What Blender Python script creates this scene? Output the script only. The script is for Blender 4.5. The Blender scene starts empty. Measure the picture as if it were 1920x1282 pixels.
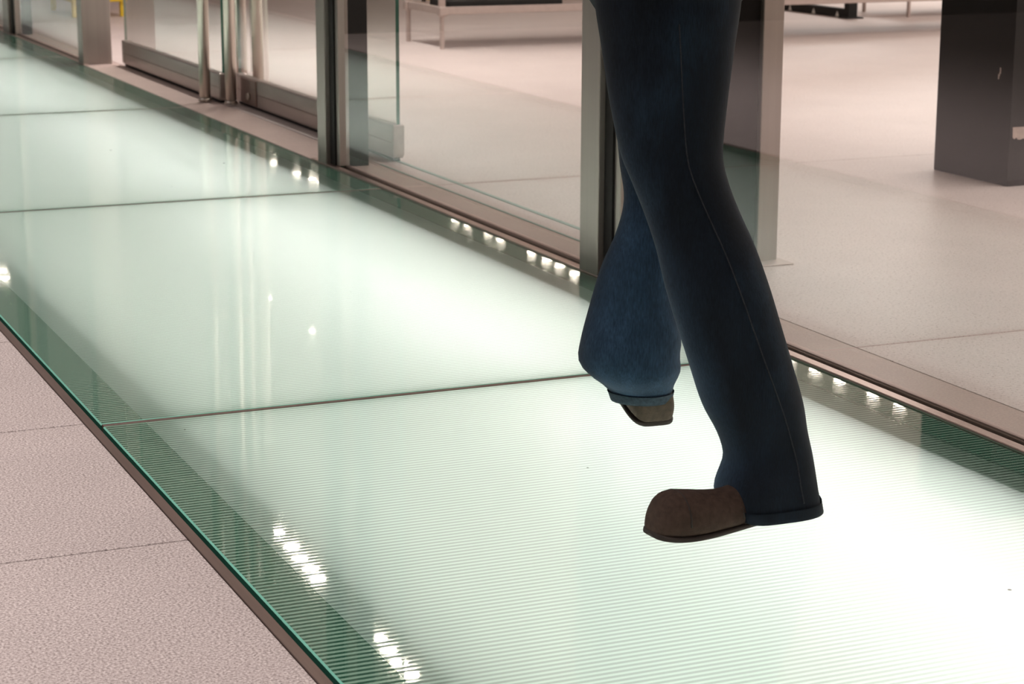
import bpy, bmesh, math, random
from math import sin, cos, pi, radians
from mathutils import Vector, Matrix

random.seed(7)
scene = bpy.context.scene
col = scene.collection

# ------------------------------------------------------------------ camera
# world: Y runs along the glass strip (away), X towards the shop, Z up; metres
H = 1.05
YAW, PITCH, ROLL, FPX = radians(23.624), radians(13.032), radians(0.1826), 3937.07
fw = Vector((sin(YAW) * cos(PITCH), cos(YAW) * cos(PITCH), -sin(PITCH)))
rt = Vector((cos(YAW), -sin(YAW), 0))
up = rt.cross(fw)
r2 = cos(ROLL) * rt + sin(ROLL) * up
u2 = -sin(ROLL) * rt + cos(ROLL) * up
cam_data = bpy.data.cameras.new('camera')
cam_data.sensor_width = 36.0
cam_data.sensor_fit = 'HORIZONTAL'
cam_data.lens = FPX / 1920 * 36
cam_data.clip_start = 0.05
cam_data.clip_end = 200
cam_data.dof.use_dof = True
cam_data.dof.focus_distance = 3.5
cam_data.dof.aperture_fstop = 13
cam = bpy.data.objects.new('camera', cam_data)
col.objects.link(cam)
m = Matrix((r2, u2, -fw)).transposed().to_4x4()
m.translation = Vector((0, 0, H))
cam.matrix_world = m
scene.camera = cam

# ------------------------------------------------------------------ world, exposure
scene.view_settings.view_transform = 'Standard'
scene.view_settings.look = 'None'
scene.view_settings.exposure = 0.0
scene.view_settings.gamma = 1.0
scene.view_settings.use_curve_mapping = False
world = bpy.data.worlds.new('world')
scene.world = world
world.use_nodes = True
bg = world.node_tree.nodes['Background']
bg.inputs[0].default_value = (1.0, 0.88, 0.82, 1)
bg.inputs[1].default_value = 0.14
scene.cycles.transparent_max_bounces = 24
scene.cycles.max_bounces = 10


def area_light(name, loc, sx, sy, power, color, rot=(0, 0, 0)):
    d = bpy.data.lights.new(name, 'AREA')
    d.shape = 'RECTANGLE'
    d.size, d.size_y = sx, sy
    d.energy = power
    d.color = color
    o = bpy.data.objects.new(name, d)
    o.location = loc
    o.rotation_euler = rot
    col.objects.link(o)
    return o


WARM = (1.0, 0.925, 0.905)
CEIL = 3.05
area_light('shop_fill_near', (6.6, 4.4, CEIL - .06), 4.8, 6.4, 250, WARM)  # unseen fill added for the near floor, placed clear of strip reflections
area_light('shop_fill_side', (11.2, 11.0, CEIL - .06), 2.4, 15.0, 680, WARM)  # unseen fill added to brighten the deeper floor from the side
arcade = area_light('arcade_fill', (.1, 5.2, 2.6), .5, 10.4, 98, WARM)  # unseen fill added above the pavement, without a fitting
arcade.data.spread = radians(95)

# ------------------------------------------------------------------ materials


def new_mat(name):
    mt = bpy.data.materials.new(name)
    mt.use_nodes = True
    nt = mt.node_tree
    for n in list(nt.nodes):
        nt.nodes.remove(n)
    out = nt.nodes.new('ShaderNodeOutputMaterial')
    return mt, nt, out


def N(nt, t, **kw):
    n = nt.nodes.new(t)
    for k, v in kw.items():
        if k == 'ins':
            for a, b in v.items():
                n.inputs[a].default_value = b
        else:
            setattr(n, k, v)
    return n


def rgba(c):
    return (c[0], c[1], c[2], 1)


def ramp(nt, stops):
    r = N(nt, 'ShaderNodeValToRGB')
    e = r.color_ramp.elements
    e[0].position, e[0].color = stops[0][0], rgba(stops[0][1])
    e[1].position, e[1].color = stops[-1][0], rgba(stops[-1][1])
    for p, c in stops[1:-1]:
        x = e.new(p)
        x.color = rgba(c)
    return r


def world_pos(nt):
    return N(nt, 'ShaderNodeNewGeometry').outputs['Position']


def noise(nt, scale, detail=2, rough=.5, vec=None, stretch=None):
    n = N(nt, 'ShaderNodeTexNoise', ins={'Scale': scale, 'Detail': detail, 'Roughness': rough})
    v = vec if vec is not None else world_pos(nt)
    if stretch:
        mp = N(nt, 'ShaderNodeMapping')
        mp.inputs['Scale'].default_value = stretch
        nt.links.new(v, mp.inputs['Vector'])
        v = mp.outputs[0]
    nt.links.new(v, n.inputs['Vector'])
    return n


def principled(nt, out, color=(.5, .5, .5), rough=.5, metal=0, spec=.5, coat=0):
    p = N(nt, 'ShaderNodeBsdfPrincipled')
    p.inputs['Base Color'].default_value = rgba(color)
    p.inputs['Roughness'].default_value = rough
    p.inputs['Metallic'].default_value = metal
    p.inputs['Specular IOR Level'].default_value = spec
    p.inputs['Coat Weight'].default_value = coat
    nt.links.new(p.outputs[0], out.inputs[0])
    return p


def plain(name, color, rough=.5, metal=0, spec=.5, var=.06, scale=30, stretch=None, bump=0):
    """one colour with a little procedural variation"""
    mt, nt, out = new_mat(name)
    p = principled(nt, out, color, rough, metal, spec)
    n = noise(nt, scale, 4, .6, stretch=stretch)
    lo = [max(0, c * (1 - var)) for c in color]
    hi = [min(1, c * (1 + var)) for c in color]
    r = ramp(nt, [(.3, lo), (.7, hi)])
    nt.links.new(n.outputs[0], r.inputs[0])
    nt.links.new(r.outputs[0], p.inputs['Base Color'])
    if bump:
        b = N(nt, 'ShaderNodeBump', ins={'Strength': bump, 'Distance': .002})
        nt.links.new(n.outputs[0], b.inputs['Height'])
        nt.links.new(b.outputs[0], p.inputs['Normal'])
    return mt


def stone(name, stops, scale, rough, spec=.3, big=.05, speck=None):
    mt, nt, out = new_mat(name)
    p = principled(nt, out, (.5, .5, .5), rough, 0, spec)
    n = noise(nt, scale, 3, .65)
    r = ramp(nt, stops)
    nt.links.new(n.outputs[0], r.inputs[0])
    n2 = noise(nt, 3.0, 4, .6)
    r2_ = ramp(nt, [(.3, (1 - big,) * 3), (.7, (1 + 0 * big,) * 3)])
    nt.links.new(n2.outputs[0], r2_.inputs[0])
    mx = N(nt, 'ShaderNodeMix', data_type='RGBA', blend_type='MULTIPLY')
    mx.inputs[0].default_value = 1
    nt.links.new(r.outputs[0], mx.inputs[6])
    nt.links.new(r2_.outputs[0], mx.inputs[7])
    last = mx.outputs[2]
    if speck:
        v = N(nt, 'ShaderNodeTexNoise', ins={'Scale': speck[0], 'Detail': 1})
        nt.links.new(world_pos(nt), v.inputs['Vector'])
        rr = ramp(nt, [(speck[1], (1, 1, 1)), (speck[1] + .05, speck[2])])
        nt.links.new(v.outputs[0], rr.inputs[0])
        m2 = N(nt, 'ShaderNodeMix', data_type='RGBA', blend_type='MULTIPLY')
        m2.inputs[0].default_value = 1
        nt.links.new(last, m2.inputs[6])
        nt.links.new(rr.outputs[0], m2.inputs[7])
        last = m2.outputs[2]
    nt.links.new(last, p.inputs['Base Color'])
    b = N(nt, 'ShaderNodeBump', ins={'Strength': .05, 'Distance': .001})
    nt.links.new(n.outputs[0], b.inputs['Height'])
    nt.links.new(b.outputs[0], p.inputs['Normal'])
    return mt


def pane_glass(name, tint=(.965, .985, .97)):
    """clear sheet glass: sees straight through, mirrors at grazing angles"""
    mt, nt, out = new_mat(name)
    f1 = N(nt, 'ShaderNodeFresnel', ins={'IOR': 1.5})
    # both faces of the sheet reflect: 2F / (1 + F), counted on the side the light enters
    ad = N(nt, 'ShaderNodeMath', operation='ADD')
    ad.inputs[1].default_value = 1
    nt.links.new(f1.outputs[0], ad.inputs[0])
    dv = N(nt, 'ShaderNodeMath', operation='DIVIDE')
    nt.links.new(f1.outputs[0], dv.inputs[0])
    nt.links.new(ad.outputs[0], dv.inputs[1])
    db = N(nt, 'ShaderNodeMath', operation='MULTIPLY')
    db.inputs[1].default_value = 2
    nt.links.new(dv.outputs[0], db.inputs[0])
    inv = N(nt, 'ShaderNodeMath', operation='SUBTRACT')
    inv.inputs[0].default_value = 1
    nt.links.new(N(nt, 'ShaderNodeNewGeometry').outputs['Backfacing'], inv.inputs[1])
    fr = N(nt, 'ShaderNodeMath', operation='MULTIPLY')
    nt.links.new(db.outputs[0], fr.inputs[0])
    nt.links.new(inv.outputs[0], fr.inputs[1])
    tr = N(nt, 'ShaderNodeBsdfTransparent', ins={'Color': rgba(tint)})
    gl = N(nt, 'ShaderNodeBsdfGlossy', ins={'Color': (1, 1, 1, 1), 'Roughness': 0.0})
    sm = noise(nt, 6, 3, .6)
    rr = ramp(nt, [(.35, (.0, .0, .0)), (.8, (.04, .04, .04))])
    nt.links.new(sm.outputs[0], rr.inputs[0])
    nt.links.new(rr.outputs[0], gl.inputs['Roughness'])
    mx = N(nt, 'ShaderNodeMixShader')
    nt.links.new(fr.outputs[0], mx.inputs[0])
    nt.links.new(tr.outputs[0], mx.inputs[1])
    nt.links.new(gl.outputs[0], mx.inputs[2])
    nt.links.new(mx.outputs[0], out.inputs[0])
    return mt


def floor_glass(name, film=True):
    """walk-on laminated glass: white printed anti-slip lines over a milky sheet, polished top"""
    mt, nt, out = new_mat(name)
    L = nt.links.new
    sep = N(nt, 'ShaderNodeSeparateXYZ')
    L(world_pos(nt), sep.inputs[0])
    mul = N(nt, 'ShaderNodeMath', operation='MULTIPLY')
    mul.inputs[1].default_value = 2 * pi / 0.0138
    L(sep.outputs['Y'], mul.inputs[0])
    sn = N(nt, 'ShaderNodeMath', operation='SINE')
    L(mul.outputs[0], sn.inputs[0])
    mr = N(nt, 'ShaderNodeMapRange', interpolation_type='SMOOTHSTEP')
    for i, v in ((1, -.35), (2, .35), (3, 0), (4, 1)):
        mr.inputs[i].default_value = v
    L(sn.outputs[0], mr.inputs[0])
    dc = N(nt, 'ShaderNodeMix', data_type='RGBA')
    dc.inputs[6].default_value = (.012, .052, .032, 1)
    dc.inputs[7].default_value = (.165, .27, .205, 1)
    L(mr.outputs[0], dc.inputs[0])
    tc = N(nt, 'ShaderNodeMix', data_type='RGBA')
    tc.inputs[6].default_value = (.565, .605, .572, 1)
    tc.inputs[7].default_value = (.652, .672, .652, 1)
    L(mr.outputs[0], tc.inputs[0])
    vo = N(nt, 'ShaderNodeTexVoronoi', ins={'Scale': 7.0})
    L(world_pos(nt), vo.inputs['Vector'])
    sz = N(nt, 'ShaderNodeSeparateColor')
    L(vo.outputs['Color'], sz.inputs[0])
    rad = N(nt, 'ShaderNodeMapRange')             # a few cells carry a small speck of dirt
    for i, v in ((1, .45), (2, 1), (3, 0), (4, .030)):
        rad.inputs[i].default_value = v
    L(sz.outputs[0], rad.inputs[0])
    lt = N(nt, 'ShaderNodeMath', operation='LESS_THAN')
    L(vo.outputs['Distance'], lt.inputs[0])
    L(rad.outputs[0], lt.inputs[1])
    for mixn in (dc, tc):
        sp_ = N(nt, 'ShaderNodeMix', data_type='RGBA')
        L(lt.outputs[0], sp_.inputs[0])
        L(mixn.outputs[2], sp_.inputs[6])
        sp_.inputs[7].default_value = (.05, .045, .035, 1)
        if mixn is dc:
            dc = sp_
        else:
            tc = sp_
    df = N(nt, 'ShaderNodeBsdfDiffuse')
    L(dc.outputs[2], df.inputs['Color'])
    tl = N(nt, 'ShaderNodeBsdfTranslucent')
    L(tc.outputs[2], tl.inputs['Color'])
    if not film:                              # clear border: the ledge shows between the printed lines
        tl = N(nt, 'ShaderNodeBsdfTransparent', ins={'Color': (.38, .56, .47, 1)})
    ad = N(nt, 'ShaderNodeAddShader')
    L(df.outputs[0], ad.inputs[0])
    L(tl.outputs[0], ad.inputs[1])
    gl = N(nt, 'ShaderNodeBsdfGlossy', ins={'Color': (1, 1, 1, 1)})
    rg = N(nt, 'ShaderNodeMapRange')
    for i, v in ((1, 0), (2, 1), (3, .012), (4, .05)):
        rg.inputs[i].default_value = v
    L(mr.outputs[0], rg.inputs[0])
    L(rg.outputs[0], gl.inputs['Roughness'])
    bp = N(nt, 'ShaderNodeBump', ins={'Strength': .04, 'Distance': .0005})
    wob = noise(nt, 9, 3, .5, stretch=(.4, 2.5, 1))
    L(wob.outputs[0], bp.inputs['Height'])
    L(bp.outputs[0], gl.inputs['Normal'])
    fr = N(nt, 'ShaderNodeFresnel', ins={'IOR': 1.5})
    mx = N(nt, 'ShaderNodeMixShader')
    L(fr.outputs[0], mx.inputs[0])
    L(ad.outputs[0], mx.inputs[1])
    L(gl.outputs[0], mx.inputs[2])
    L(mx.outputs[0], out.inputs[0])
    return mt


def clear(name, tint):
    mt, nt, out = new_mat(name)
    t = N(nt, 'ShaderNodeBsdfTransparent', ins={'Color': rgba(tint)})
    nt.links.new(t.outputs[0], out.inputs[0])
    return mt


def glow(name, color, strength):
    mt, nt, out = new_mat(name)
    e = N(nt, 'ShaderNodeEmission', ins={'Color': rgba(color), 'Strength': strength})
    nt.links.new(e.outputs[0], out.inputs[0])
    return mt


def denim_mat(name):
    mt, nt, out = new_mat(name)
    p = principled(nt, out, (.02, .03, .05), .9, 0, .15)
    L = nt.links.new
    p.inputs['Sheen Weight'].default_value = .03
    p.inputs['Sheen Roughness'].default_value = .5
    n1 = noise(nt, 7, 4, .6, stretch=(1, 1, .45))
    r = ramp(nt, [(.3, (.0035, .0042, .006)), (.55, (.0065, .0105, .017)), (.75, (.013, .025, .040))])
    L(n1.outputs[0], r.inputs[0])
    at = N(nt, 'ShaderNodeAttribute', attribute_name='leg_glow')
    worn = N(nt, 'ShaderNodeMix', data_type='RGBA')  # paler denim mixed in as painted floor glow on the far leg
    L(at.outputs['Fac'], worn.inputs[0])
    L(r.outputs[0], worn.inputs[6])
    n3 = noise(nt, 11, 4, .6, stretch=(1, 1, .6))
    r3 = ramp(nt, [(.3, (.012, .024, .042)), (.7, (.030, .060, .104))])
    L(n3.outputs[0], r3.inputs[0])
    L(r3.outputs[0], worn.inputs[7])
    r = worn
    n2 = noise(nt, 420, 2, .6, stretch=(1, 1, .18))
    r2_ = ramp(nt, [(.3, (.7, .7, .7)), (.7, (1.3, 1.3, 1.3))])
    L(n2.outputs[0], r2_.inputs[0])
    mx = N(nt, 'ShaderNodeMix', data_type='RGBA', blend_type='MULTIPLY')
    mx.inputs[0].default_value = 1
    L(r.outputs[2], mx.inputs[6])
    L(r2_.outputs[0], mx.inputs[7])
    L(mx.outputs[2], p.inputs['Base Color'])
    b = N(nt, 'ShaderNodeBump', ins={'Strength': .3, 'Distance': .001})
    L(n2.outputs[0], b.inputs['Height'])
    L(b.outputs[0], p.inputs['Normal'])
    return mt


M = {}
M['granite'] = stone('granite', [(.34, (.20, .16, .15)), (.5, (.43, .36, .342)), (.66, (.64, .56, .535))], 250, .75, .25, .10)
M['terrazzo'] = stone('terrazzo', [(.3, (.55, .465, .44)), (.7, (.71, .61, .58))], 140, .42, .35, .08, (150, .64, (.55, .48, .45)))
M['threshold'] = stone('threshold', [(.3, (.40, .295, .26)), (.7, (.56, .435, .39))], 200, .38, .4, .12)
M['threshold_pale'] = stone('threshold_pale', [(.3, (.52, .395, .355)), (.7, (.70, .555, .505))], 200, .38, .4, .12)
M['floor_glass'] = floor_glass('floor_glass')
M['floor_glass_border'] = floor_glass('floor_glass_border', False)
M['glass_edge'] = plain('glass_edge', (.03, .13, .09), .15, 0, .5, .1, 20)
M['glass_under'] = clear('glass_under', (.975, .985, .965))
M['pane'] = pane_glass('pane')
M['trench_white'] = plain('trench_white', (.70, .725, .69), .8, 0, .2, .03, 4)
M['bronze'] = plain('bronze', (.30, .215, .19), .38, .85, .5, .10, 60, (1, .05, 1))
M['pink_metal'] = plain('pink_metal', (.62, .48, .43), .30, .9, .5, .08, 60, (1, .05, 1))
M['black_gasket'] = plain('black_gasket', (.012, .010, .009), .6, 0, .3, .2, 40)
M['post_metal'] = plain('post_metal', (.39, .345, .31), .36, .75, .5, .05, 40, (1, 1, .02))
M['rail_steel'] = plain('rail_steel', (.44, .38, .355), .30, .85, .5, .10, 25, (1, .15, 1))
M['tube_steel'] = plain('tube_steel', (.58, .52, .46), .32, .95, .5, .04, 30, (1, 1, .02))
M['frame_steel'] = plain('frame_steel', (.50, .41, .375), .45, .5, .5, .06, 30)
M['black'] = plain('black', (.007, .0055, .005), .5, 0, .10, .15, 3)
M['matte_black'] = plain('matte_black', (.008, .007, .006), .6, 0, .3, .2, 10)
M['yellow'] = plain('yellow', (.74, .52, .03), .45, 0, .4, .06, 10)
M['paper'] = plain('paper', (.50, .40, .35), .85, 0, .2, .15, 40)
M['white_print'] = plain('white_print', (.78, .74, .70), .6, 0, .3, .04, 30)
M['wall'] = plain('wall', (.70, .62, .575), .8, 0, .2, .03, 2)
M['ceiling'] = plain('ceiling', (.66, .60, .55), .85, 0, .2, .02, 2)
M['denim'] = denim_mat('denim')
M['denim_hem'] = plain('denim_hem', (.035, .050, .066), .9, 0, .15, .35, 160)
M['stitch'] = plain('stitch', (.025, .026, .03), .8, 0, .2, .3, 300)
M['suede'] = plain('suede', (.050, .030, .022), .85, 0, .2, .30, 90, None, .5)
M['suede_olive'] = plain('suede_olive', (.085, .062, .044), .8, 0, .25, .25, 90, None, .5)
M['sole'] = plain('sole', (.030, .020, .016), .7, 0, .3, .2, 60)
M['jacket'] = plain('jacket', (.02, .02, .024), .85, 0, .2, .2, 60)
M['skin'] = plain('skin', (.55, .36, .28), .5, 0, .4, .05, 30)
M['hair'] = plain('hair', (.03, .02, .015), .6, 0, .4, .3, 90)
M['lamp_face'] = glow('lamp_face', (1.0, .87, .74), 95)
M['lamp_can'] = plain('lamp_can', (.55, .52, .5), .4, .3, .5, .04, 30)
M['tube_glow'] = glow('tube_glow', (1.0, .985, .985), 16.8)
M['tube_glow_fill'] = glow('tube_glow_fill', (1.0, .985, .985), 2.4)  # weaker second tube row, added to even out the strip's brightness
M['ledge_steel'] = plain('ledge_steel', (.05, .05, .042), .6, .2, .3, .15, 12)
M['arcade_wall'] = plain('arcade_wall', (.10, .085, .08), .7, 0, .3, .1, 3)
M['track'] = plain('track', (.24, .36, .32), .35, .3, .5, .05, 20)
M['glass_arris'] = plain('glass_arris', (.20, .52, .40), .2, 0, .5, .1, 20)  # glow in the glass edge, painted as pale teal
M['grime'] = plain('grime', (.03, .025, .02), .9, 0, .1, .2, 100)

# ------------------------------------------------------------------ mesh helpers


class MB:
    def __init__(self):
        self.bm = bmesh.new()
        self.mi = 0

    def box(self, x0, x1, y0, y1, z0, z1, bevel=0, segs=2, mi=0):
        r = bmesh.ops.create_cube(self.bm, size=1)
        vs = r['verts']
        for v in vs:
            v.co = Vector(((x0 + x1) / 2 + v.co.x * (x1 - x0), (y0 + y1) / 2 + v.co.y * (y1 - y0), (z0 + z1) / 2 + v.co.z * (z1 - z0)))
        fs = {f for v in vs for f in v.link_faces}
        for f in fs:
            f.material_index = mi
        if bevel:
            es = list({e for v in vs for e in v.link_edges})
            bmesh.ops.bevel(self.bm, geom=es, offset=bevel, segments=segs, affect='EDGES', profile=.5)
        return self

    def loft(self, rings, cap0=True, cap1=True, mi=0, closed=True):
        n = len(rings[0])
        vr = [[self.bm.verts.new(p) for p in r] for r in rings]
        for a, b in zip(vr, vr[1:]):
            for i in range(n if closed else n - 1):
                j = (i + 1) % n
                f = self.bm.faces.new((a[i], a[j], b[j], b[i]))
                f.smooth = True
                f.material_index = mi
        if cap0:
            self.bm.faces.new(list(reversed(vr[0]))).material_index = mi
        if cap1:
            self.bm.faces.new(vr[-1]).material_index = mi
        return self

    def tube(self, pts, rad, n=16, caps=True):
        pts = [Vector(p) for p in pts]
        rads = rad if isinstance(rad, (list, tuple)) else [rad] * len(pts)
        rings = []
        for i, p in enumerate(pts):
            d = (pts[min(i + 1, len(pts) - 1)] - pts[max(i - 1, 0)]).normalized()
            a = Vector((0, 0, 1)) if abs(d.z) < .9 else Vector((1, 0, 0))
            s = d.cross(a).normalized()
            t = s.cross(d)
            rings.append([p + rads[i] * (cos(2 * pi * k / n) * s + sin(2 * pi * k / n) * t) for k in range(n)])
        return self.loft(rings, caps, caps)

    def poly(self, pts, mi=0):
        f = self.bm.faces.new([self.bm.verts.new(p) for p in pts])
        f.material_index = mi
        return self

    def build(self, name, mats, parent=None, subsurf=0):
        bmesh.ops.recalc_face_normals(self.bm, faces=self.bm.faces)
        me = bpy.data.meshes.new(name)
        self.bm.to_mesh(me)
        self.bm.free()
        for mt in (mats if isinstance(mats, (list, tuple)) else [mats]):
            me.materials.append(M[mt])
        o = bpy.data.objects.new(name, me)
        col.objects.link(o)
        if parent:
            o.parent = parent
            o.matrix_parent_inverse = Matrix.Translation(-parent.location) if parent.type == 'EMPTY' else Matrix.Identity(4)
        if subsurf:
            s = o.modifiers.new('subsurf', 'SUBSURF')
            s.levels = s.render_levels = subsurf
        return o


def tag(o, label=None, cat=None, group=None, kind=None):
    if label:
        o['label'] = label
    if cat:
        o['category'] = cat
    if group:
        o['group'] = group
    if kind:
        o['kind'] = kind
    return o


def empty(name, loc):
    o = bpy.data.objects.new(name, None)
    o.location = loc
    o.empty_display_size = .1
    col.objects.link(o)
    return o


def struct(name, mb, mat, label, cat=None):
    return tag(mb.build(name, mat), label, cat, kind='structure')


# ------------------------------------------------------------------ the setting
XO, XI = .824, 2.305                       # outer and inner edge of the glass strip
JY = [1.32, 3.814, 6.335, 8.77, 11.26, 13.75, 16.24, 18.73]

# pavement: bedding, then single granite slabs
bed = struct('floor_pavement', MB().box(-6.75, .797, -.8, 22, -.12, -.035), 'grime', 'pavement of pinkish grey granite slabs in front of the shop')
slab_mesh = None
for iy in range(-3, 14):
    for ix in range(5):
        y0 = 1.59 + .75 * iy
        x1 = .797 - 1.5 * ix
        if slab_mesh is None:
            o = MB().box(-1.4975, -.001, .0018, .7482, -.035, 0, .0022, 2).build('granite_slab', 'granite', bed)
            slab_mesh = o.data
        else:
            o = bpy.data.objects.new('granite_slab', slab_mesh)
            col.objects.link(o)
            o.parent = bed
        o.location = (x1, y0, 0)

struct('trim_1', MB().box(.7985, .8165, -.8, 22, -.1, -.001, .001, 1), 'bronze', 'bronze edging strip between the granite and the glass strip')
struct('trim_2', MB().box(2.3075, 2.335, -.8, 7.06, -.1, .006, .003, 2).box(2.3075, 2.335, 10.76, 20, -.1, .006, .003, 2),
       'pink_metal', 'polished rose metal sill rail under the shop panes')
struct('trim_3', MB().box(2.335, 2.364, -.8, 7.06, -.1, -.012).box(2.335, 2.364, 10.76, 20, -.1, -.012), 'black_gasket', 'black glazing channel under the shop panes')
struct('trim_4', MB().box(2.364, 2.373, -.8, 7.06, -.1, .004, .001, 1).box(2.364, 2.373, 10.76, 20, -.1, .004, .001, 1), 'bronze', 'thin bronze lip on the shop side of the panes')

struct('wall_arcade', MB().box(-6.9, -6.75, -.9, 22, -.1, 3.6), 'arcade_wall', 'dark stone wall on the far side of the arcade')

# light trench below the glass
tb = MB()
XT0, XT1, ZT = .905, 2.222, -.46
tb.box(XT0 - .06, XT1 + .06, -.8, 20, ZT - .05, ZT)
tb.box(XT0 - .06, XT0, -.8, 20, ZT, -.036)
tb.box(XT1, XT1 + .06, -.8, 20, ZT, -.036)
tb.box(XT0 - .06, XT1 + .06, -.85, -.8, ZT, -.036)
tb.box(XT0 - .06, XT1 + .06, 20, 20.05, ZT, -.036)
trench = struct('floor_light_trench', tb, 'trench_white', 'white lined trench with light tubes below the glass strip')
MB().box(.8165, XT0 + .075, -.8, 20, -.10, -.0345).box(XT1 - .105, 2.3075, -.8, 20, -.10, -.0345).build('ledge', 'ledge_steel', trench)
for k in range(len(JY) - 1):
    y0, y1 = JY[k], JY[k + 1]
    for xx, mt in ((1.80, 'tube_glow'), (1.15, 'tube_glow_fill')):
        MB().tube([(xx, y0 + .10, -.30), (xx, y1 - .10, -.30)], .022, 10).build('light_tube', mt, trench)
MB().tube([(1.80, -.5, -.30), (1.80, 1.25, -.30)], .022, 10).build('light_tube', 'tube_glow', trench)
MB().tube([(1.15, -.5, -.30), (1.15, 1.25, -.30)], .022, 10).build('light_tube', 'tube_glow_fill', trench)

# walk-on glass panels
where = ['in the lower corner behind the walker', 'under the walking feet, nearest to the viewer', 'between the walker and the far post, second from the viewer',
         'beside the closed double doors, third from the viewer', 'by the far door jamb, fourth from the viewer', 'at the far end by the last pane', 'beyond the far end of the shopfront']


def glass_panel(y0, y1, x0=XO, x1=XI):
    mb = MB()
    bm = mb.bm
    b = .0025
    z0, z1 = -.034, .001
    mb.box(x0, x1, y0, y1, z0, z1)
    bm.faces.ensure_lookup_table()
    es = [e for e in bm.edges if all(v.co.z > 0 for v in e.verts)]
    bmesh.ops.bevel(bm, geom=es, offset=b, segments=1, affect='EDGES')
    bm.normal_update()
    for xc in (XT0, XT1):
        bmesh.ops.bisect_plane(bm, geom=bm.verts[:] + bm.edges[:] + bm.faces[:], plane_co=(xc, 0, 0), plane_no=(1, 0, 0))
    bm.normal_update()
    for f in bm.faces:
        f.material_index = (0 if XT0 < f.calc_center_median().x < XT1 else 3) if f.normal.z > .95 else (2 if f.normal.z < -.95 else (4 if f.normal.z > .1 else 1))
    return mb


panels = [(-.6, JY[0])] + list(zip(JY[:-1], JY[1:]))
for k, (y0, y1) in enumerate(panels[:7]):
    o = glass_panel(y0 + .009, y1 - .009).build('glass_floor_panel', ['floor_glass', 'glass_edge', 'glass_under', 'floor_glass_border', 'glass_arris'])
    tag(o, 'backlit green glass floor panel with fine white lines ' + where[k], 'glass panel', 'backlit glass floor panels')
jm = None
for k, y in enumerate(JY[:7]):
    if jm is None:
        o = MB().box(XO + .001, XI - .001, -.0062, .0062, -.034, .0012, .001, 1).build('joint_bar', 'bronze', trench)
        jm = o.data
    else:
        o = bpy.data.objects.new('joint_bar', jm)
        col.objects.link(o)
        o.parent = trench
    o.location = (0, y, 0)

# door threshold and shop floor
struct('floor_threshold', MB().box(2.3095, 2.486, 7.062, 10.758, -.1, .002, .001, 1), 'threshold_pale', 'worn rose stone threshold in front of the double doors')
fl = struct('floor', MB().box(2.31, 14.2, -1.0, 30, -.12, -.03), 'grime', 'pinkish beige terrazzo floor inside the shop')
JX = [2.4945, 8.31, 14.2]
MB().box(2.374, 2.4925, -.8, 7.06, -.03, 0, .0008, 1).build('terrazzo_border', 'threshold', fl)
MB().box(2.374, 2.4925, 10.76, 20, -.03, 0, .0008, 1).build('terrazzo_border', 'threshold', fl)
FY = [-1.0, 1.32, 3.814, 6.335, 8.77, 11.26, 13.75, 16.24, 18.73, 21.2, 23.7, 26.2, 30]
for a, b in zip(FY[:-1], FY[1:]):
    for x0, x1 in zip(JX[:-1], JX[1:]):
        MB().box(x0 + .0012, x1 - .0012, a + .0018, b - .0018, -.03, 0, .0006, 1).build('terrazzo_slab', 'terrazzo', fl)

struct('trim_7', MB().box(2.4895, 2.4975, 4.86, 6.85, -.001, .0015), 'track', 'narrow green door track beside the stone border')
struct('trim_5', MB().box(2.570, 2.585, 4.86, 8.8, -.001, .0015), 'track', 'thin green sliding door track in the shop floor')

# shop shell
struct('wall_back', MB().box(2.3, 14.3, 30, 30.15, 0, CEIL), 'wall', 'plain pale wall at the back of the shop')
struct('wall_right', MB().box(14.2, 14.35, -1.0, 30, 0, CEIL), 'wall', 'plain pale side wall of the shop')
struct('wall_near', MB().box(2.4, 14.3, -1.15, -1.0, 0, CEIL), 'wall', 'plain pale wall at the near end of the shop')
struct('ceiling', MB().box(2.28, 14.35, -1.15, 30.15, CEIL, CEIL + .15), 'ceiling', 'pale ceiling of the shop with small round lamps')
struct('trim_6', MB().box(2.29, 2.46, -1.15, 30, 2.82, CEIL), 'post_metal', 'taupe metal header above the shop panes')

# ------------------------------------------------------------------ posts and panes
def post(y0, y1, x1, label, gasket=None, bead=None, x0=2.3085):
    t = empty('facade_post', ((x0 + x1) / 2, (y0 + y1) / 2, 0))
    MB().box(x0, x1, y0, y1, 0, 2.82, .002, 2).build('post_shaft', 'post_metal', t)
    if gasket:
        MB().box(2.325, x1 - .004, gasket[0], gasket[1], 0, 2.82).build('gasket', 'black_gasket', t)
    if bead:
        MB().box(2.331, 2.368, bead[0], bead[1], 0.0065, 2.82, .002, 1).build('glazing_bead', 'post_metal', t)
    return tag(t, label, 'post', 'metal posts of the shopfront')


post(12.80, 12.99, 2.44, 'dark taupe metal post at the far end of the shopfront', (12.735, 12.80), (12.71, 12.735))
post(10.763, 10.872, 2.458, 'broad taupe metal door jamb on the far side of the double doors', None, (10.872, 10.90))
post(6.893, 6.982, 2.452, 'slim grey metal post between the double doors and the reflecting pane', (6.845, 6.893), (6.815, 6.845))
pp = post(4.736, 4.843, 2.452, 'grey metal post directly behind the walking legs', (4.690, 4.736), (4.655, 4.690))
MB().box(2.452, 2.790, 4.775, 4.800, 0, 2.82, .001, 1).build('dark_fin', 'black', pp)
MB().box(2.790, 2.852, 4.760, 4.835, 0, 2.82, .003, 2).build('end_shaft', 'post_metal', pp)
MB().box(2.775, 2.868, 4.70, 4.84, 0, .004, .001, 1).build('base_plate', 'frame_steel', pp)
post(2.50, 2.60, 2.452, 'metal post of the shopfront nearest to the viewer', (2.455, 2.50), (2.43, 2.455))


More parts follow.
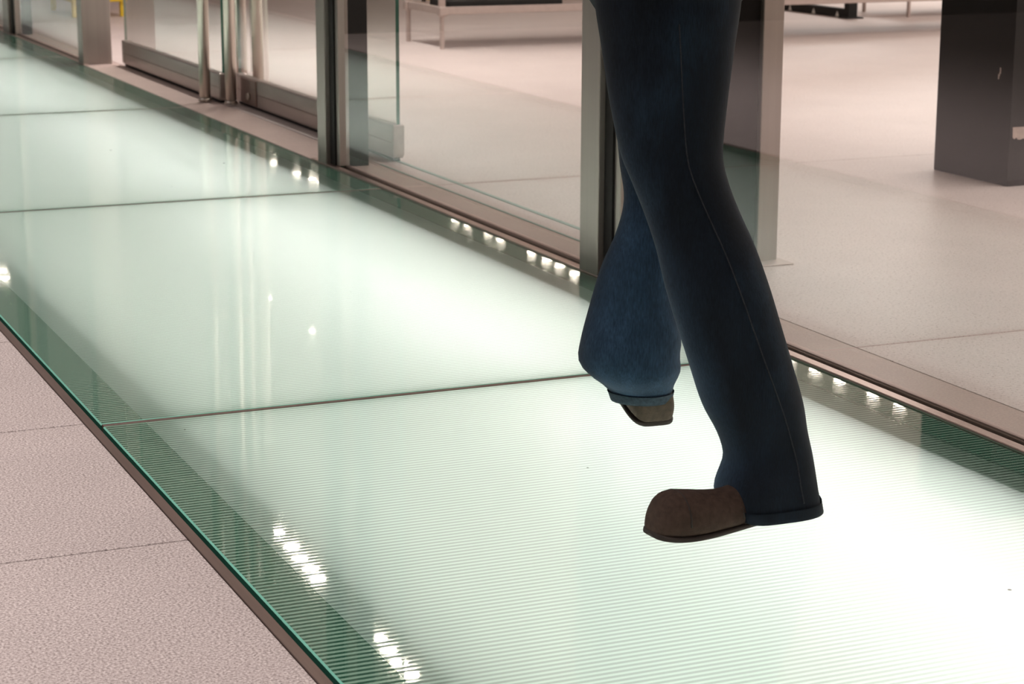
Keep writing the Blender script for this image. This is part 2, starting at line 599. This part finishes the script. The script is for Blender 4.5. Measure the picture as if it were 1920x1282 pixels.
def sheet(x0, x1, y0, y1, z0, z1):
    """a sheet of glass: clear faces (slot 0), dark green cut edges (slot 1)"""
    mb = MB().box(x0, x1, y0, y1, z0, z1)
    mb.bm.normal_update()
    for f in mb.bm.faces:
        f.material_index = 0 if abs(f.normal.x) > .9 else 1
    return mb


def window(n, y0, y1, label):
    o = sheet(2.344, 2.356, y0, y1, -.008, 2.83).build('window_%d' % n, ['pane', 'glass_edge'])
    return tag(o, label, 'window', kind='structure')


window(1, 4.846, 6.842, 'clear shop pane between the slim door post and the walker')
window(2, 2.605, 4.687, 'clear shop pane beside the walker showing the black plinth')
window(3, 10.874, 12.732, 'clear shop pane beyond the far door jamb')
window(4, 12.995, 15.2, 'clear shop pane past the far dark post')
window(5, -.7, 2.45, 'clear shop pane behind the viewer')

# ------------------------------------------------------------------ doors
def door(n, y0, y1, xc, label, hy, lock_y=None, inner=(.07, 0)):
    t = empty('door_%d' % n, (xc, (y0 + y1) / 2, 0))
    sheet(xc - .0065, xc + .0065, y0 + .004, y1 - .004, .10, 2.55).build('door_glass', ['pane', 'glass_edge'], t)
    rail = MB().box(xc - .020, xc + .020, y0, y1, .012, .128, .006, 3).build('bottom_rail', 'rail_steel', t)
    MB().box(xc - .0225, xc - .0195, y0 + .01, y1 - .01, .066, .0685).build('groove', 'bronze', rail)
    MB().box(xc - .012, xc + .012, y0 + .02, y1 - .02, .001, .0125).build('brush_seal', 'black_gasket', rail)
    MB().box(xc - .022, xc + .022, y0 - .001, y0 + .05, .02, .131, .004, 2).build('rail_end_cap', 'rail_steel', rail)
    MB().box(xc - .022, xc + .022, y1 - .05, y1 + .001, .02, .131, .004, 2).build('rail_end_cap', 'rail_steel', rail)
    MB().box(xc - .020, xc + .020, y0, y1, 2.50, 2.62, .006, 3).build('top_rail', 'rail_steel', t)
    for sx in (-1, 1):
        xx = xc - .070 if sx < 0 else xc + inner[0]
        zb = .022
        hy = hy if sx < 0 else inner[1]
        h = MB().tube([(xx, hy, zb), (xx, hy, zb + .004), (xx, hy, 2.2), (xx, hy, 2.204)], [.021, .0245, .0245, .021], 24).build('pull_handle', 'tube_steel', t)
        for z in (.95, 1.9):
            MB().tube([(xx, hy, z), (xc + sx * .006, hy, z)], .011, 12).build('handle_bracket', 'tube_steel', h)
        MB().tube([(xx, hy, zb - .014), (xx, hy, zb)], [.030, .027], 24).build('end_cap', 'tube_steel', h)
    if lock_y:
        lb = MB().box(xc - .026, xc - .018, lock_y - .09, lock_y + .13, .016, .122, .003, 2).build('lock_plate', 'bronze', rail)
        MB().tube([(xc - .026, lock_y, .052), (xc - .036, lock_y, .052)], .015, 16).build('lock_cylinder', 'tube_steel', rail)
    return tag(t, label, 'door', kind='structure')


door(1, 8.845, 10.645, 2.505, 'glass door leaf with steel bottom rail beside the broad far jamb', 8.905, None, (.100, 8.91))
door(2, 6.885, 8.845, 2.575, 'glass door leaf with lock and steel rail beside the slim post', 8.745, 8.62, (.070, 8.800))

# ------------------------------------------------------------------ shop things
# black plinth
t = empty('display_plinth', (4.55, 5.8, 0))
pb = MB().box(4.212, 4.90, 5.592, 6.008, 0.0, 1.15, .004, 2).build('plinth_body', 'black', t)
MB().box(4.2105, 4.90, 5.5905, 5.5925, .020, 1.14).build('front_panel', 'matte_black', t)
mb = MB()
ed = [(4.222, .160), (4.229, .156), (4.236, .161), (4.243, .154), (4.252, .153), (4.262, .157), (4.274, .155), (4.285, .160), (4.30, .158), (4.31, .195), (4.22, .195)]
mb.loft([[(x, 5.5903, z) for x, z in ed], [(x, 5.5885, z) for x, z in ed]])
o = mb.build('paper_label', 'paper', t)
tag(o, 'torn beige paper label')
for (yy, zz, s) in ((5.66, .372, .010), (5.668, .352, .008), (5.664, .360, .006)):
    MB().box(4.2112, 4.2122, yy - s * .35, yy + s * .35, zz - s, zz + s, .0003, 1).build('scratch', 'paper', pb)
tag(t, 'tall black lacquered plinth with a torn paper label', 'plinth')

# low steel platform frame
def platform(x0, x1, y0, y1, label, legs, mat_rng=None, zt=.232):
    t = empty('display_platform', ((x0 + x1) / 2, (y0 + y1) / 2, 0))
    zb = zt - .043
    MB().box(x0 + .01, x1 - .01, y0 - .012, y0 + .012, zb, zt, .003, 2).build('front_rail', 'frame_steel', t)
    MB().box(x0 + .01, x1 - .01, y1 - .012, y1 + .012, zb, zt, .003, 2).build('back_rail', 'frame_steel', t)
    for x in (x0, x1):
        MB().box(x - .012, x + .012, y0 + .01, y1 - .01, zb, zt, .003, 2).build('end_rail', 'frame_steel', t)
    MB().box(x0 + .013, x1 - .013, y0 + .013, y1 - .013, zb + .01, zb + .024).build('shelf_board', 'frame_steel', t)
    for (x, y) in legs:
        lg = MB().tube([(x, y, 0), (x, y, .01), (x, y, zb - .012), (x, y, .86)], .0135, 16).build('leg', 'frame_steel', t)
        MB().tube([(x, y, zb - .012), (x, y, zb - .006), (x, y, .84)], [.016, .0205, .0205], 16).build('sleeve', 'frame_steel', lg)
        MB().box(x - .026, x + .026, y - .026, y + .026, zb - .006, zt + .003, .008, 2).build('corner_block', 'frame_steel', lg)
    MB().box(x0 - .02, x1 + .02, y0 - .02, y1 + .02, .86, .895, .004, 2).build('table_top', 'frame_steel', t)
    return tag(t, label, 'display table')


platform(4.352, 8.42, 10.934, 11.46, 'long steel framed display table with a low shelf of black trays',
         [(4.352, 10.934), (4.352, 11.46), (8.42, 10.934), (8.42, 11.46)])
platform(8.162, 9.6, 12.016, 12.56, 'steel legged display table standing behind the long one',
         [(8.162, 12.016), (8.162, 12.56), (9.6, 12.016), (9.6, 12.56)])
o = MB().box(4.40, 5.10, 10.952, 11.25, .2137, .262, .008, 2).build('black_tray', 'matte_black')
tag(o, 'flat black tray on the low shelf beside the steel table leg', 'tray')
o = MB()
ring = []
for i in range(33):
    a = 2 * pi * i / 32
    ring.append((4.395 + .050 * cos(a), 11.33 + .050 * sin(a), .2305 + .027))
o.tube(ring, .016, 10, False)
for i in range(33):
    a = 2 * pi * i / 32
    ring[i] = (4.395 + .036 * cos(a), 11.33 + .036 * sin(a), .2305 + .040)
o.tube(ring, .012, 10, False)
t = empty('cable_coil', (4.395, 11.33, .2305))
co = o.build('coil', 'yellow', t)
MB().box(4.338, 4.345, 11.30, 11.36, .232, .270, .002, 1).build('coil_tie', 'matte_black', t)
for ob in t.children:
    ob.location.x += .055
    ob.location.z += .004
t.location.x += 0
tag(t, 'small yellow cable coil on the corner of the low steel shelf', 'cable coil')

# black floor rail with white triangles
t = empty('floor_barrier', (7.73, 12.6, 0))
MB().box(7.69, 7.762, 12.02, 12.075, 0, .112, .004, 2).build('end_block', 'matte_black', t)
MB().box(7.66, 7.80, 12.0, 12.10, 0, .012, .003, 1).build('foot_plate', 'matte_black', t)
MB().box(7.70, 7.752, 12.075, 14.3, 0, .062, .010, 2).build('long_bar', 'matte_black', t)
for y in (12.17, 12.47, 12.78, 13.1):
    MB().loft([[(7.6995, y - .022, .006), (7.6995, y + .022, .006), (7.6995, y, .042)], [(7.6975, y - .022, .006), (7.6975, y + .022, .006), (7.6975, y, .042)]]).build('white_triangle', 'white_print', t)
tag(t, 'low black floor barrier with small white triangle marks', 'barrier')

# yellow bench far behind the glass
t = empty('yellow_bench', (3.12, 14.3, 0))
MB().box(2.93, 3.30, 13.93, 14.70, .100, .140, .008, 2).build('seat', 'yellow', t)
for x in (2.955, 3.275):
    for y in (13.975, 14.655):
        MB().box(x - .018, x + .018, y - .018, y + .018, 0, .102, .004, 1).build('leg', 'yellow', t)
tag(t, 'low bright yellow bench behind the far shop pane', 'bench')

# ------------------------------------------------------------------ ceiling lamps of the shop
lamps = {
    'row deep in the shop': [(8.94, 13.03), (8.92, 13.37), (8.92, 13.85), (8.93, 14.24), (8.95, 14.66), (8.60, 15.89), (8.83, 18.63), (8.87, 19.07), (8.88, 19.41), (8.91, 19.85), (8.92, 20.70), (8.94, 21.09), (8.94, 21.69), (8.93, 22.04), (8.38, 25.28), (8.40, 25.66), (8.36, 26.18), (8.36, 27.2)],
    'row just inside the panes': [(3.55, 9.40), (3.555, 9.58), (3.57, 9.76), (3.58, 9.95), (3.585, 10.16), (3.585, 10.98), (3.60, 11.16), (3.60, 11.36), (3.62, 11.59), (3.62, 11.87), (3.55, 20.57), (3.59, 20.97)],
    'middle row of the shop': [(5.60, 17.18), (5.66, 18.64)],
}
proto = None
for g, lst in lamps.items():
    for i, (x, y) in enumerate(lst):
        if proto is None:
            proto = {}
            r = MB().tube([(0, 0, 0), (0, 0, -.035)], [.060, .054], 20, False)
            proto['can'] = r.build('lamp_rim', 'lamp_can').data
            proto['face'] = MB().tube([(0, 0, -.028), (0, 0, -.033)], .046, 16).build('lamp_face', 'lamp_face').data
            for nm in ('lamp_rim', 'lamp_face'):
                bpy.data.objects.remove(bpy.data.objects[nm])
        t = empty('ceiling_downlight', (x, y, CEIL))
        for nm, k in (('lamp_rim', 'can'), ('lamp_face', 'face')):
            o = bpy.data.objects.new(nm, proto[k])
            col.objects.link(o)
            o.parent = t
        if 'middle' in g:                         # smaller fittings
            t.scale = (.45, .45, 1)
        if 'panes' in g:                          # these throw a soft pool of light by the doors
            d = bpy.data.lights.new('downlight_beam', 'SPOT')
            d.energy, d.color, d.spot_size, d.spot_blend, d.shadow_soft_size = 66, WARM, radians(125), 1.0, .05
            o = bpy.data.objects.new('downlight_beam', d)
            o.location = (0, 0, -.04)
            o.parent = t
            col.objects.link(o)
        tag(t, 'small round warm ceiling downlight in the ' + g, 'ceiling lamp', 'ceiling downlights, ' + g)

# ------------------------------------------------------------------ the walker
person = empty('person', (1.60, 3.0, 0))
NEAR = [

  (1.042,1.571,2.985,0.1247),
  (0.953,1.570,2.980,0.1219),
  (0.830,1.563,2.965,0.1173),
  (0.747,1.560,2.955,0.1050),
  (0.664,1.558,2.945,0.0935),
  (0.589,1.560,2.935,0.0823),
  (0.546,1.569,2.922,0.0779),
  (0.495,1.586,2.910,0.0776),
  (0.446,1.601,2.895,0.0805),
  (0.379,1.618,2.880,0.0848),
  (0.309,1.638,2.870,0.0851),
  (0.239,1.659,2.860,0.0845),
  (0.185,1.677,2.855,0.0823),
  (0.140,1.692,2.850,0.0748),
  (0.104,1.700,2.845,0.0740),
  (0.060,1.699,2.840,0.0802),
  (0.013,1.704,2.838,0.0826),
]
FAR = [
    (1.04, 1.630, 3.120, .0850), (.948, 1.635, 3.130, .0850), (.817, 1.638, 3.140, .0800), (.683, 1.641, 3.150, .0740), (.545, 1.646, 3.165, .0590), (.479, 1.651, 3.175, .0500), (.423, 1.645, 3.180, .0537),
    (.357, 1.635, 3.190, .0651), (.298, 1.631, 3.200, .0738), (.250, 1.631, 3.205, .0844), (.210, 1.631, 3.210, .0917), (.180, 1.633, 3.215, .0911),
    (.153, 1.644, 3.220, .0792), (.132, 1.657, 3.222, .0600), (.109, 1.660, 3.225, .0512)]

def interp(tbl, z):
    """Catmull-Rom through the table rows (z descending)"""
    n = len(tbl)
    if z >= tbl[0][0]:
        return tbl[0][1:]
    if z <= tbl[-1][0]:
        return tbl[-1][1:]
    for i in range(n - 1):
        a, b = tbl[i], tbl[i + 1]
        if a[0] >= z >= b[0]:
            t = (a[0] - z) / (a[0] - b[0])
            p0, p3 = tbl[max(i - 1, 0)], tbl[min(i + 2, n - 1)]
            res = []
            for k in range(1, 4):
                m0 = (b[k] - p0[k]) * (a[0] - b[0]) / max(1e-6, p0[0] - b[0]) if i > 0 else b[k] - a[k]
                m1 = (p3[k] - a[k]) * (a[0] - b[0]) / max(1e-6, a[0] - p3[0]) if i < n - 2 else b[k] - a[k]
                h = (2 * t**3 - 3 * t**2 + 1) * a[k] + (t**3 - 2 * t**2 + t) * m0 + (-2 * t**3 + 3 * t**2) * b[k] + (t**3 - t**2) * m1
                res.append(h)
            return tuple(res)


def leg_point(tbl, z, a, seed, amp, grow=0.0):
    x, y, r = interp(tbl, z)
    f = 0
    for k in range(5):
        f += sin((14 + 9 * k) * z + (k % 3 + 1) * a + seed * (k + 1) * 1.7) / (k + 1.6)
    zc = min(1, max(.25, (.42 - z) / .3))
    if seed > 2:                                  # cloth bunched above the lifted foot
        w = math.exp(-((z - .160) / .05) ** 2)
        f2 = .030 * w * sin(95 * z + 1.6 * sin(2 * a) + a)
    else:                                         # soft upright folds above the planted shoe
        f2 = .022 * max(0, 1 - z / .28) * sin(5 * a + 9 * z)
    rr = r * (1 + amp * zc * f + f2) + grow
    q = max(0, 1 - z / .10) * (1 if seed < 2 else 0)
    q = min(1, q * 2)
    ca, sa = cos(a), sin(a)
    e = 1 - (.42 if ca < 0 else .06) * q
    return Vector((x + rr * math.copysign(abs(ca) ** e, ca), y + .93 * rr * math.copysign(abs(sa) ** e, sa), z))


def trouser(tbl, seed, amp, n=48, dz=.012, tilt=(0, 0)):
    zs = []
    z = tbl[0][0]
    while z > tbl[-1][0]:
        zs.append(z)
        z -= dz
    zs.append(tbl[-1][0])
    rings = []
    z0 = tbl[-1][0]
    for z in zs:
        w = max(0, 1 - (z - z0) / .12)
        ring = []
        for i in range(n):
            a = 2 * pi * i / n
            p = leg_point(tbl, z, a, seed, amp)
            p.z += w * (tilt[0] * cos(a) + tilt[1] * sin(a))
            ring.append(p)
        rings.append(ring)
    return rings


jb = MB()
rn = trouser(NEAR, 1.3, .018)
rf = trouser(FAR, 4.1, .058, tilt=(.000, .0))
for rr in (rn, rf):
    last = rr[-1]
    c = sum(last, Vector()) / len(last)
    inner = [c + (p - c) * .94 + Vector((0, 0, .000)) for p in last]
    inner2 = [p + Vector((0, 0, .03)) for p in inner]
    jb.loft(rr + [inner, inner2], True, False)
# seat of the jeans
HX, HY = 1.60, 3.05
seat_rings = []
for z, ax, ay in ((.80, .10, .13), (.86, .135, .19), (.94, .145, .20), (1.02, .135, .185), (1.06, .128, .175)):
    seat_rings.append([(HX + ax * cos(2 * pi * i / 32), HY + ay * sin(2 * pi * i / 32), z) for i in range(32)])
jb.loft(seat_rings)
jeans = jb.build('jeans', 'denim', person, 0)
leg_glow = jeans.data.attributes.new('leg_glow', 'FLOAT', 'POINT')
for v in jeans.data.vertices:                     # inner legs painted paler for the floor glow on the far leg
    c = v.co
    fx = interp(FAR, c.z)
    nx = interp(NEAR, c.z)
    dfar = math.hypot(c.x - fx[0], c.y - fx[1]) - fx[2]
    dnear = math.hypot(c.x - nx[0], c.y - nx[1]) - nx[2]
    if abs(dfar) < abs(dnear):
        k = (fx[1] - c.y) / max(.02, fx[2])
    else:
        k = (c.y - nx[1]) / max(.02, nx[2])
    leg_glow.data[v.index].value = max(0, min(1, .55 + .8 * k)) * max(0, min(1, (.62 - c.z) / .2))
tag(jeans, 'dark blue denim jeans, with floor glow painted pale on the inner legs')


def hem(tbl, rings, h, name):
    last = rings[-1]
    c = sum(last, Vector()) / len(last)
    mbh = MB()
    lo = [c + (p - c) * 1.02 + Vector((0, 0, -.001)) for p in last]
    outs = []
    for k in range(4):
        z = h * k / 3
        rr = []
        for i, p in enumerate(last):
            q = leg_point(tbl, p.z + z, 2 * pi * i / len(last), 1.3 if name == 'n' else 4.1, .018 if name == 'n' else .058, .0035)
            rr.append(q)
        outs.append(rr)
    mbh.loft([lo] + outs + [[c + (p - c) * .97 + Vector((0, 0, .004 + h)) for p in outs[-1]]][:0], False, False)
    return mbh.build('hem', 'denim_hem', jeans)


hem(FAR, rf, .017, 'f')
hem(NEAR, rn, .018, 'n').data.materials[0] = M['denim']
# side seam down the near leg
pts = []
z = .80
while z > .03:
    a = -pi / 2 - .30 + .55 * (.80 - z) / .8
    pts.append(leg_point(NEAR, z, a, 1.3, .018, .0008))
    z -= .02
MB().tube(pts, .0011, 6).build('side_seam', 'stitch', jeans)


def shoe_section(a, w, h):
    ca, sa = cos(a), sin(a)
    if sa >= 0:
        return w * math.copysign(abs(ca) ** .8, ca) * (1 - .14 * sa), .32 * h + .68 * h * sa ** .85
    return w * math.copysign(abs(ca) ** .35, ca), .32 * h * (1 - abs(sa) ** .6)


def shoe(axis_pts, widths, heights, mat, name_label, roll=0):
    """lofted shoe along a heel-to-toe centre line; flat underside"""
    pts = [Vector(p) for p in axis_pts]
    n = 28
    ups, sides = [], []
    rings, soles = [], []
    for i, p in enumerate(pts):
        d = (pts[min(i + 1, len(pts) - 1)] - pts[max(i - 1, 0)]).normalized()
        s = d.cross(Vector((0, 0, 1))).normalized()
        u = s.cross(d)
        ups.append(u)
        sides.append(s)
        w, h = widths[i], heights[i]
        rr = []
        for k in range(n):
            x, zz = shoe_section(2 * pi * k / n, w, h)
            rr.append(p + s * x + u * (zz + .007))
        rings.append(rr)
        sr = []
        for k in range(n):
            a = 2 * pi * k / n
            ca, sa = cos(a), sin(a)
            x = (w + .0005) * math.copysign(abs(ca) ** .6, ca)
            zz = .011 * (.5 + .5 * math.copysign(abs(sa) ** .4, sa))
            sr.append(p + s * x + u * zz)
        soles.append(sr)
    sh = MB().loft(rings).build('shoe', mat, person, 1)
    tag(sh, name_label)
    MB().loft(soles).build('sole', 'sole', sh, 1)
    return sh, pts, sides, ups


# near shoe, planted, toe towards the pavement
heel, toe = Vector((1.765, 2.865, .0)), Vector((1.462, 2.800, .0))
ax, wd, ht = [], [], []
prof = [(0, .020, .045), (.02, .030, .062), (.08, .036, .080), (.2, .037, .084), (.35, .035, .064), (.5, .039, .054), (.62, .044, .057), (.74, .049, .064), (.85, .048, .069), (.93, .043, .066), (.975, .034, .056), (1.0, .020, .036)]
for t_, w, h in prof:
    p = heel.lerp(toe, t_)
    p.y += -.012 * sin(pi * t_)
    p.z += .006 * max(0, (t_ - .8) / .2) ** 2 + .0005
    ax.append(p)
    wd.append(w)
    ht.append(h)
sh, pts, sides, ups = shoe(ax, wd, ht, 'suede', 'dark brown suede shoe planted on the glass')
# toe seam and ridge across the vamp
def shoe_pt(i, a, off=-.0022):
    x, zz = shoe_section(a, wd[i], ht[i])
    return pts[i] + sides[i] * x + ups[i] * (zz + .007 + off)
for i, nm in ((8, 'toe_seam'), (5, 'vamp_seam')):
    MB().tube([shoe_pt(i, pi * k / 16) for k in range(0, 17)], .0016, 6).build(nm, 'sole', sh)
MB().tube([shoe_pt(9, pi * .42), shoe_pt(8, pi * .40), shoe_pt(7, pi * .42), shoe_pt(6, pi * .45)], .0016, 6).build('vamp_ridge', 'sole', sh)

# far shoe, lifted, heel first, pointing away
heel, toe = Vector((1.674, 3.185, .066)), Vector((1.735, 3.445, .125))
ax2, wd2, ht2 = [], [], []
for t_, w, h in prof:
    p = heel.lerp(toe, t_)
    p.x += -.012 * sin(pi * t_)
    ax2.append(p)
    wd2.append(w * 1.08)
    ht2.append(h * .95)
shoe(ax2, wd2, ht2, 'suede_olive', 'brown suede shoe lifted behind the other leg')

# body under the clothes: one skinned figure
def skinned(name, nodes, edges, mat, parent, root, levels=2):
    me = bpy.data.meshes.new(name)
    me.from_pydata([p for p, r in nodes], edges, [])
    me.materials.append(M[mat])
    o = bpy.data.objects.new(name, me)
    col.objects.link(o)
    o.parent = parent
    o.matrix_parent_inverse = Matrix.Translation(-parent.location)
    sk = o.modifiers.new('skin', 'SKIN')
    sk.use_smooth_shade = True
    lay = me.skin_vertices[0].data if me.skin_vertices else None
    if lay is None:
        return o
    for i, (p, r) in enumerate(nodes):
        lay[i].radius = r if isinstance(r, tuple) else (r, r)
        lay[i].use_root = (i == root)
    sb = o.modifiers.new('subsurf', 'SUBSURF')
    sb.levels = sb.render_levels = levels
    return o


def add_skin_layer(me):
    bm = bmesh.new()
    bm.from_mesh(me)
    bm.verts.layers.skin.verify()
    bm.to_mesh(me)
    bm.free()


B = []
E_ = []
def node(p, r, link=None):
    B.append((p, r))
    if link is not None:
        E_.append((link, len(B) - 1))
    return len(B) - 1


pel = node((1.60, 3.05, .98), (.11, .085))
sp = node((1.59, 3.05, 1.15), (.12, .08), pel)
ch = node((1.575, 3.05, 1.36), (.15, .09), sp)
nk = node((1.565, 3.05, 1.50), .052, ch)
jw = node((1.55, 3.05, 1.58), .060, nk)
hd = node((1.545, 3.05, 1.67), (.075, .088), jw)
hd2 = node((1.55, 3.05, 1.735), (.055, .065), hd)
for hipx, hipy, knee, ank in ((1.585, 2.975, (1.60, 2.93, .50), (1.715, 2.868, .10)), (1.62, 3.13, (1.65, 3.172, .49), (1.672, 3.215, .15))):
    hp = node((hipx, hipy, .90), .075, pel)
    k = node(knee, .040, hp)
    c_ = node(((knee[0] * .6 + ank[0] * .4), (knee[1] * .6 + ank[1] * .4), knee[2] * .6 + ank[2] * .4), .040, k)
    a = node(ank, .030, c_)
for s in (-1, 1):
    shd = node((1.575, 3.05 + s * .19, 1.41), .055, ch)
    el = node((1.66, 3.05 + s * .25, 1.16), .040, shd)
    wr = node((1.50, 3.05 + s * .21, 1.075), .027, el)
    pm = node((1.44, 3.05 + s * .195, 1.075), (.020, .034), wr)
    for f, (dz, ln) in enumerate(((-.028, .060), (-.010, .075), (.009, .080), (.027, .070))):
        k1 = node((1.395, 3.05 + s * .190, 1.072 + dz), .0095, pm)
        k2 = node((1.395 - ln * .55, 3.05 + s * .180, 1.070 + dz), .0085, k1)
        node((1.395 - ln, 3.05 + s * .165, 1.066 + dz), .0075, k2)
    th1 = node((1.43, 3.05 + s * .185, 1.115), .011, pm)
    node((1.395, 3.05 + s * .175, 1.122), .009, th1)
me_nodes = B
me = bpy.data.meshes.new('body')
me.from_pydata([p for p, r in B], E_, [])
add_skin_layer(me)
me.materials.append(M['skin'])
body = bpy.data.objects.new('body', me)
col.objects.link(body)
body.parent = person
body.matrix_parent_inverse = Matrix.Translation(-person.location)
skm = body.modifiers.new('skin', 'SKIN')
skm.use_smooth_shade = True
for i, (p, r) in enumerate(B):
    sv = me.skin_vertices[0].data[i]
    sv.radius = r if isinstance(r, tuple) else (r, r)
    sv.use_root = (i == 0)
ss = body.modifiers.new('subsurf', 'SUBSURF')
ss.levels = ss.render_levels = 1


def ring(cx, cy, z, ax_, ay_, n=28):
    return [(cx + ax_ * cos(2 * pi * i / n), cy + ay_ * sin(2 * pi * i / n), z) for i in range(n)]


jk = MB().loft([ring(1.60, 3.05, .96, .155, .21), ring(1.60, 3.05, 1.05, .145, .195), ring(1.59, 3.05, 1.2, .14, .19), ring(1.58, 3.05, 1.36, .145, .21), ring(1.575, 3.05, 1.43, .11, .18), ring(1.57, 3.05, 1.47, .065, .085), ring(1.565, 3.05, 1.51, .062, .070)])
for s in (-1, 1):
    jk.tube([(1.575, 3.05 + s * .15, 1.42), (1.58, 3.05 + s * .205, 1.39), (1.66, 3.05 + s * .252, 1.16), (1.53, 3.05 + s * .217, 1.08)], [.06, .068, .056, .042], 20)
tag(jk.build('jacket', 'jacket', person), 'dark jacket')
MB().loft([ring(1.565, 3.05, 1.60, .062, .074), ring(1.572, 3.05, 1.66, .082, .086), ring(1.566, 3.05, 1.73, .086, .084), ring(1.56, 3.05, 1.775, .060, .060), ring(1.56, 3.05, 1.79, .02, .02)]).build('hair', 'hair', person, 1)
for s in (-1, 1):
    MB().tube([(1.468, 3.05 + s * .030, 1.672), (1.462, 3.05 + s * .030, 1.672)], [.010, .007], 12).build('eye', 'white_print', body)
    MB().tube([(1.548, 3.05 + s * .083, 1.645), (1.545, 3.05 + s * .093, 1.665), (1.55, 3.05 + s * .088, 1.69)], .009, 8).build('ear', 'skin', body)
MB().tube([(1.470, 3.05, 1.675), (1.448, 3.05, 1.640), (1.465, 3.05, 1.632)], [.008, .012, .010], 10).build('nose', 'skin', body)
MB().tube([(1.470, 3.027, 1.600), (1.460, 3.05, 1.598), (1.470, 3.073, 1.600)], .006, 8).build('mouth', 'suede', body)
tag(person, 'walking person in dark blue jeans and brown suede shoes, seen from the hips down', 'person')
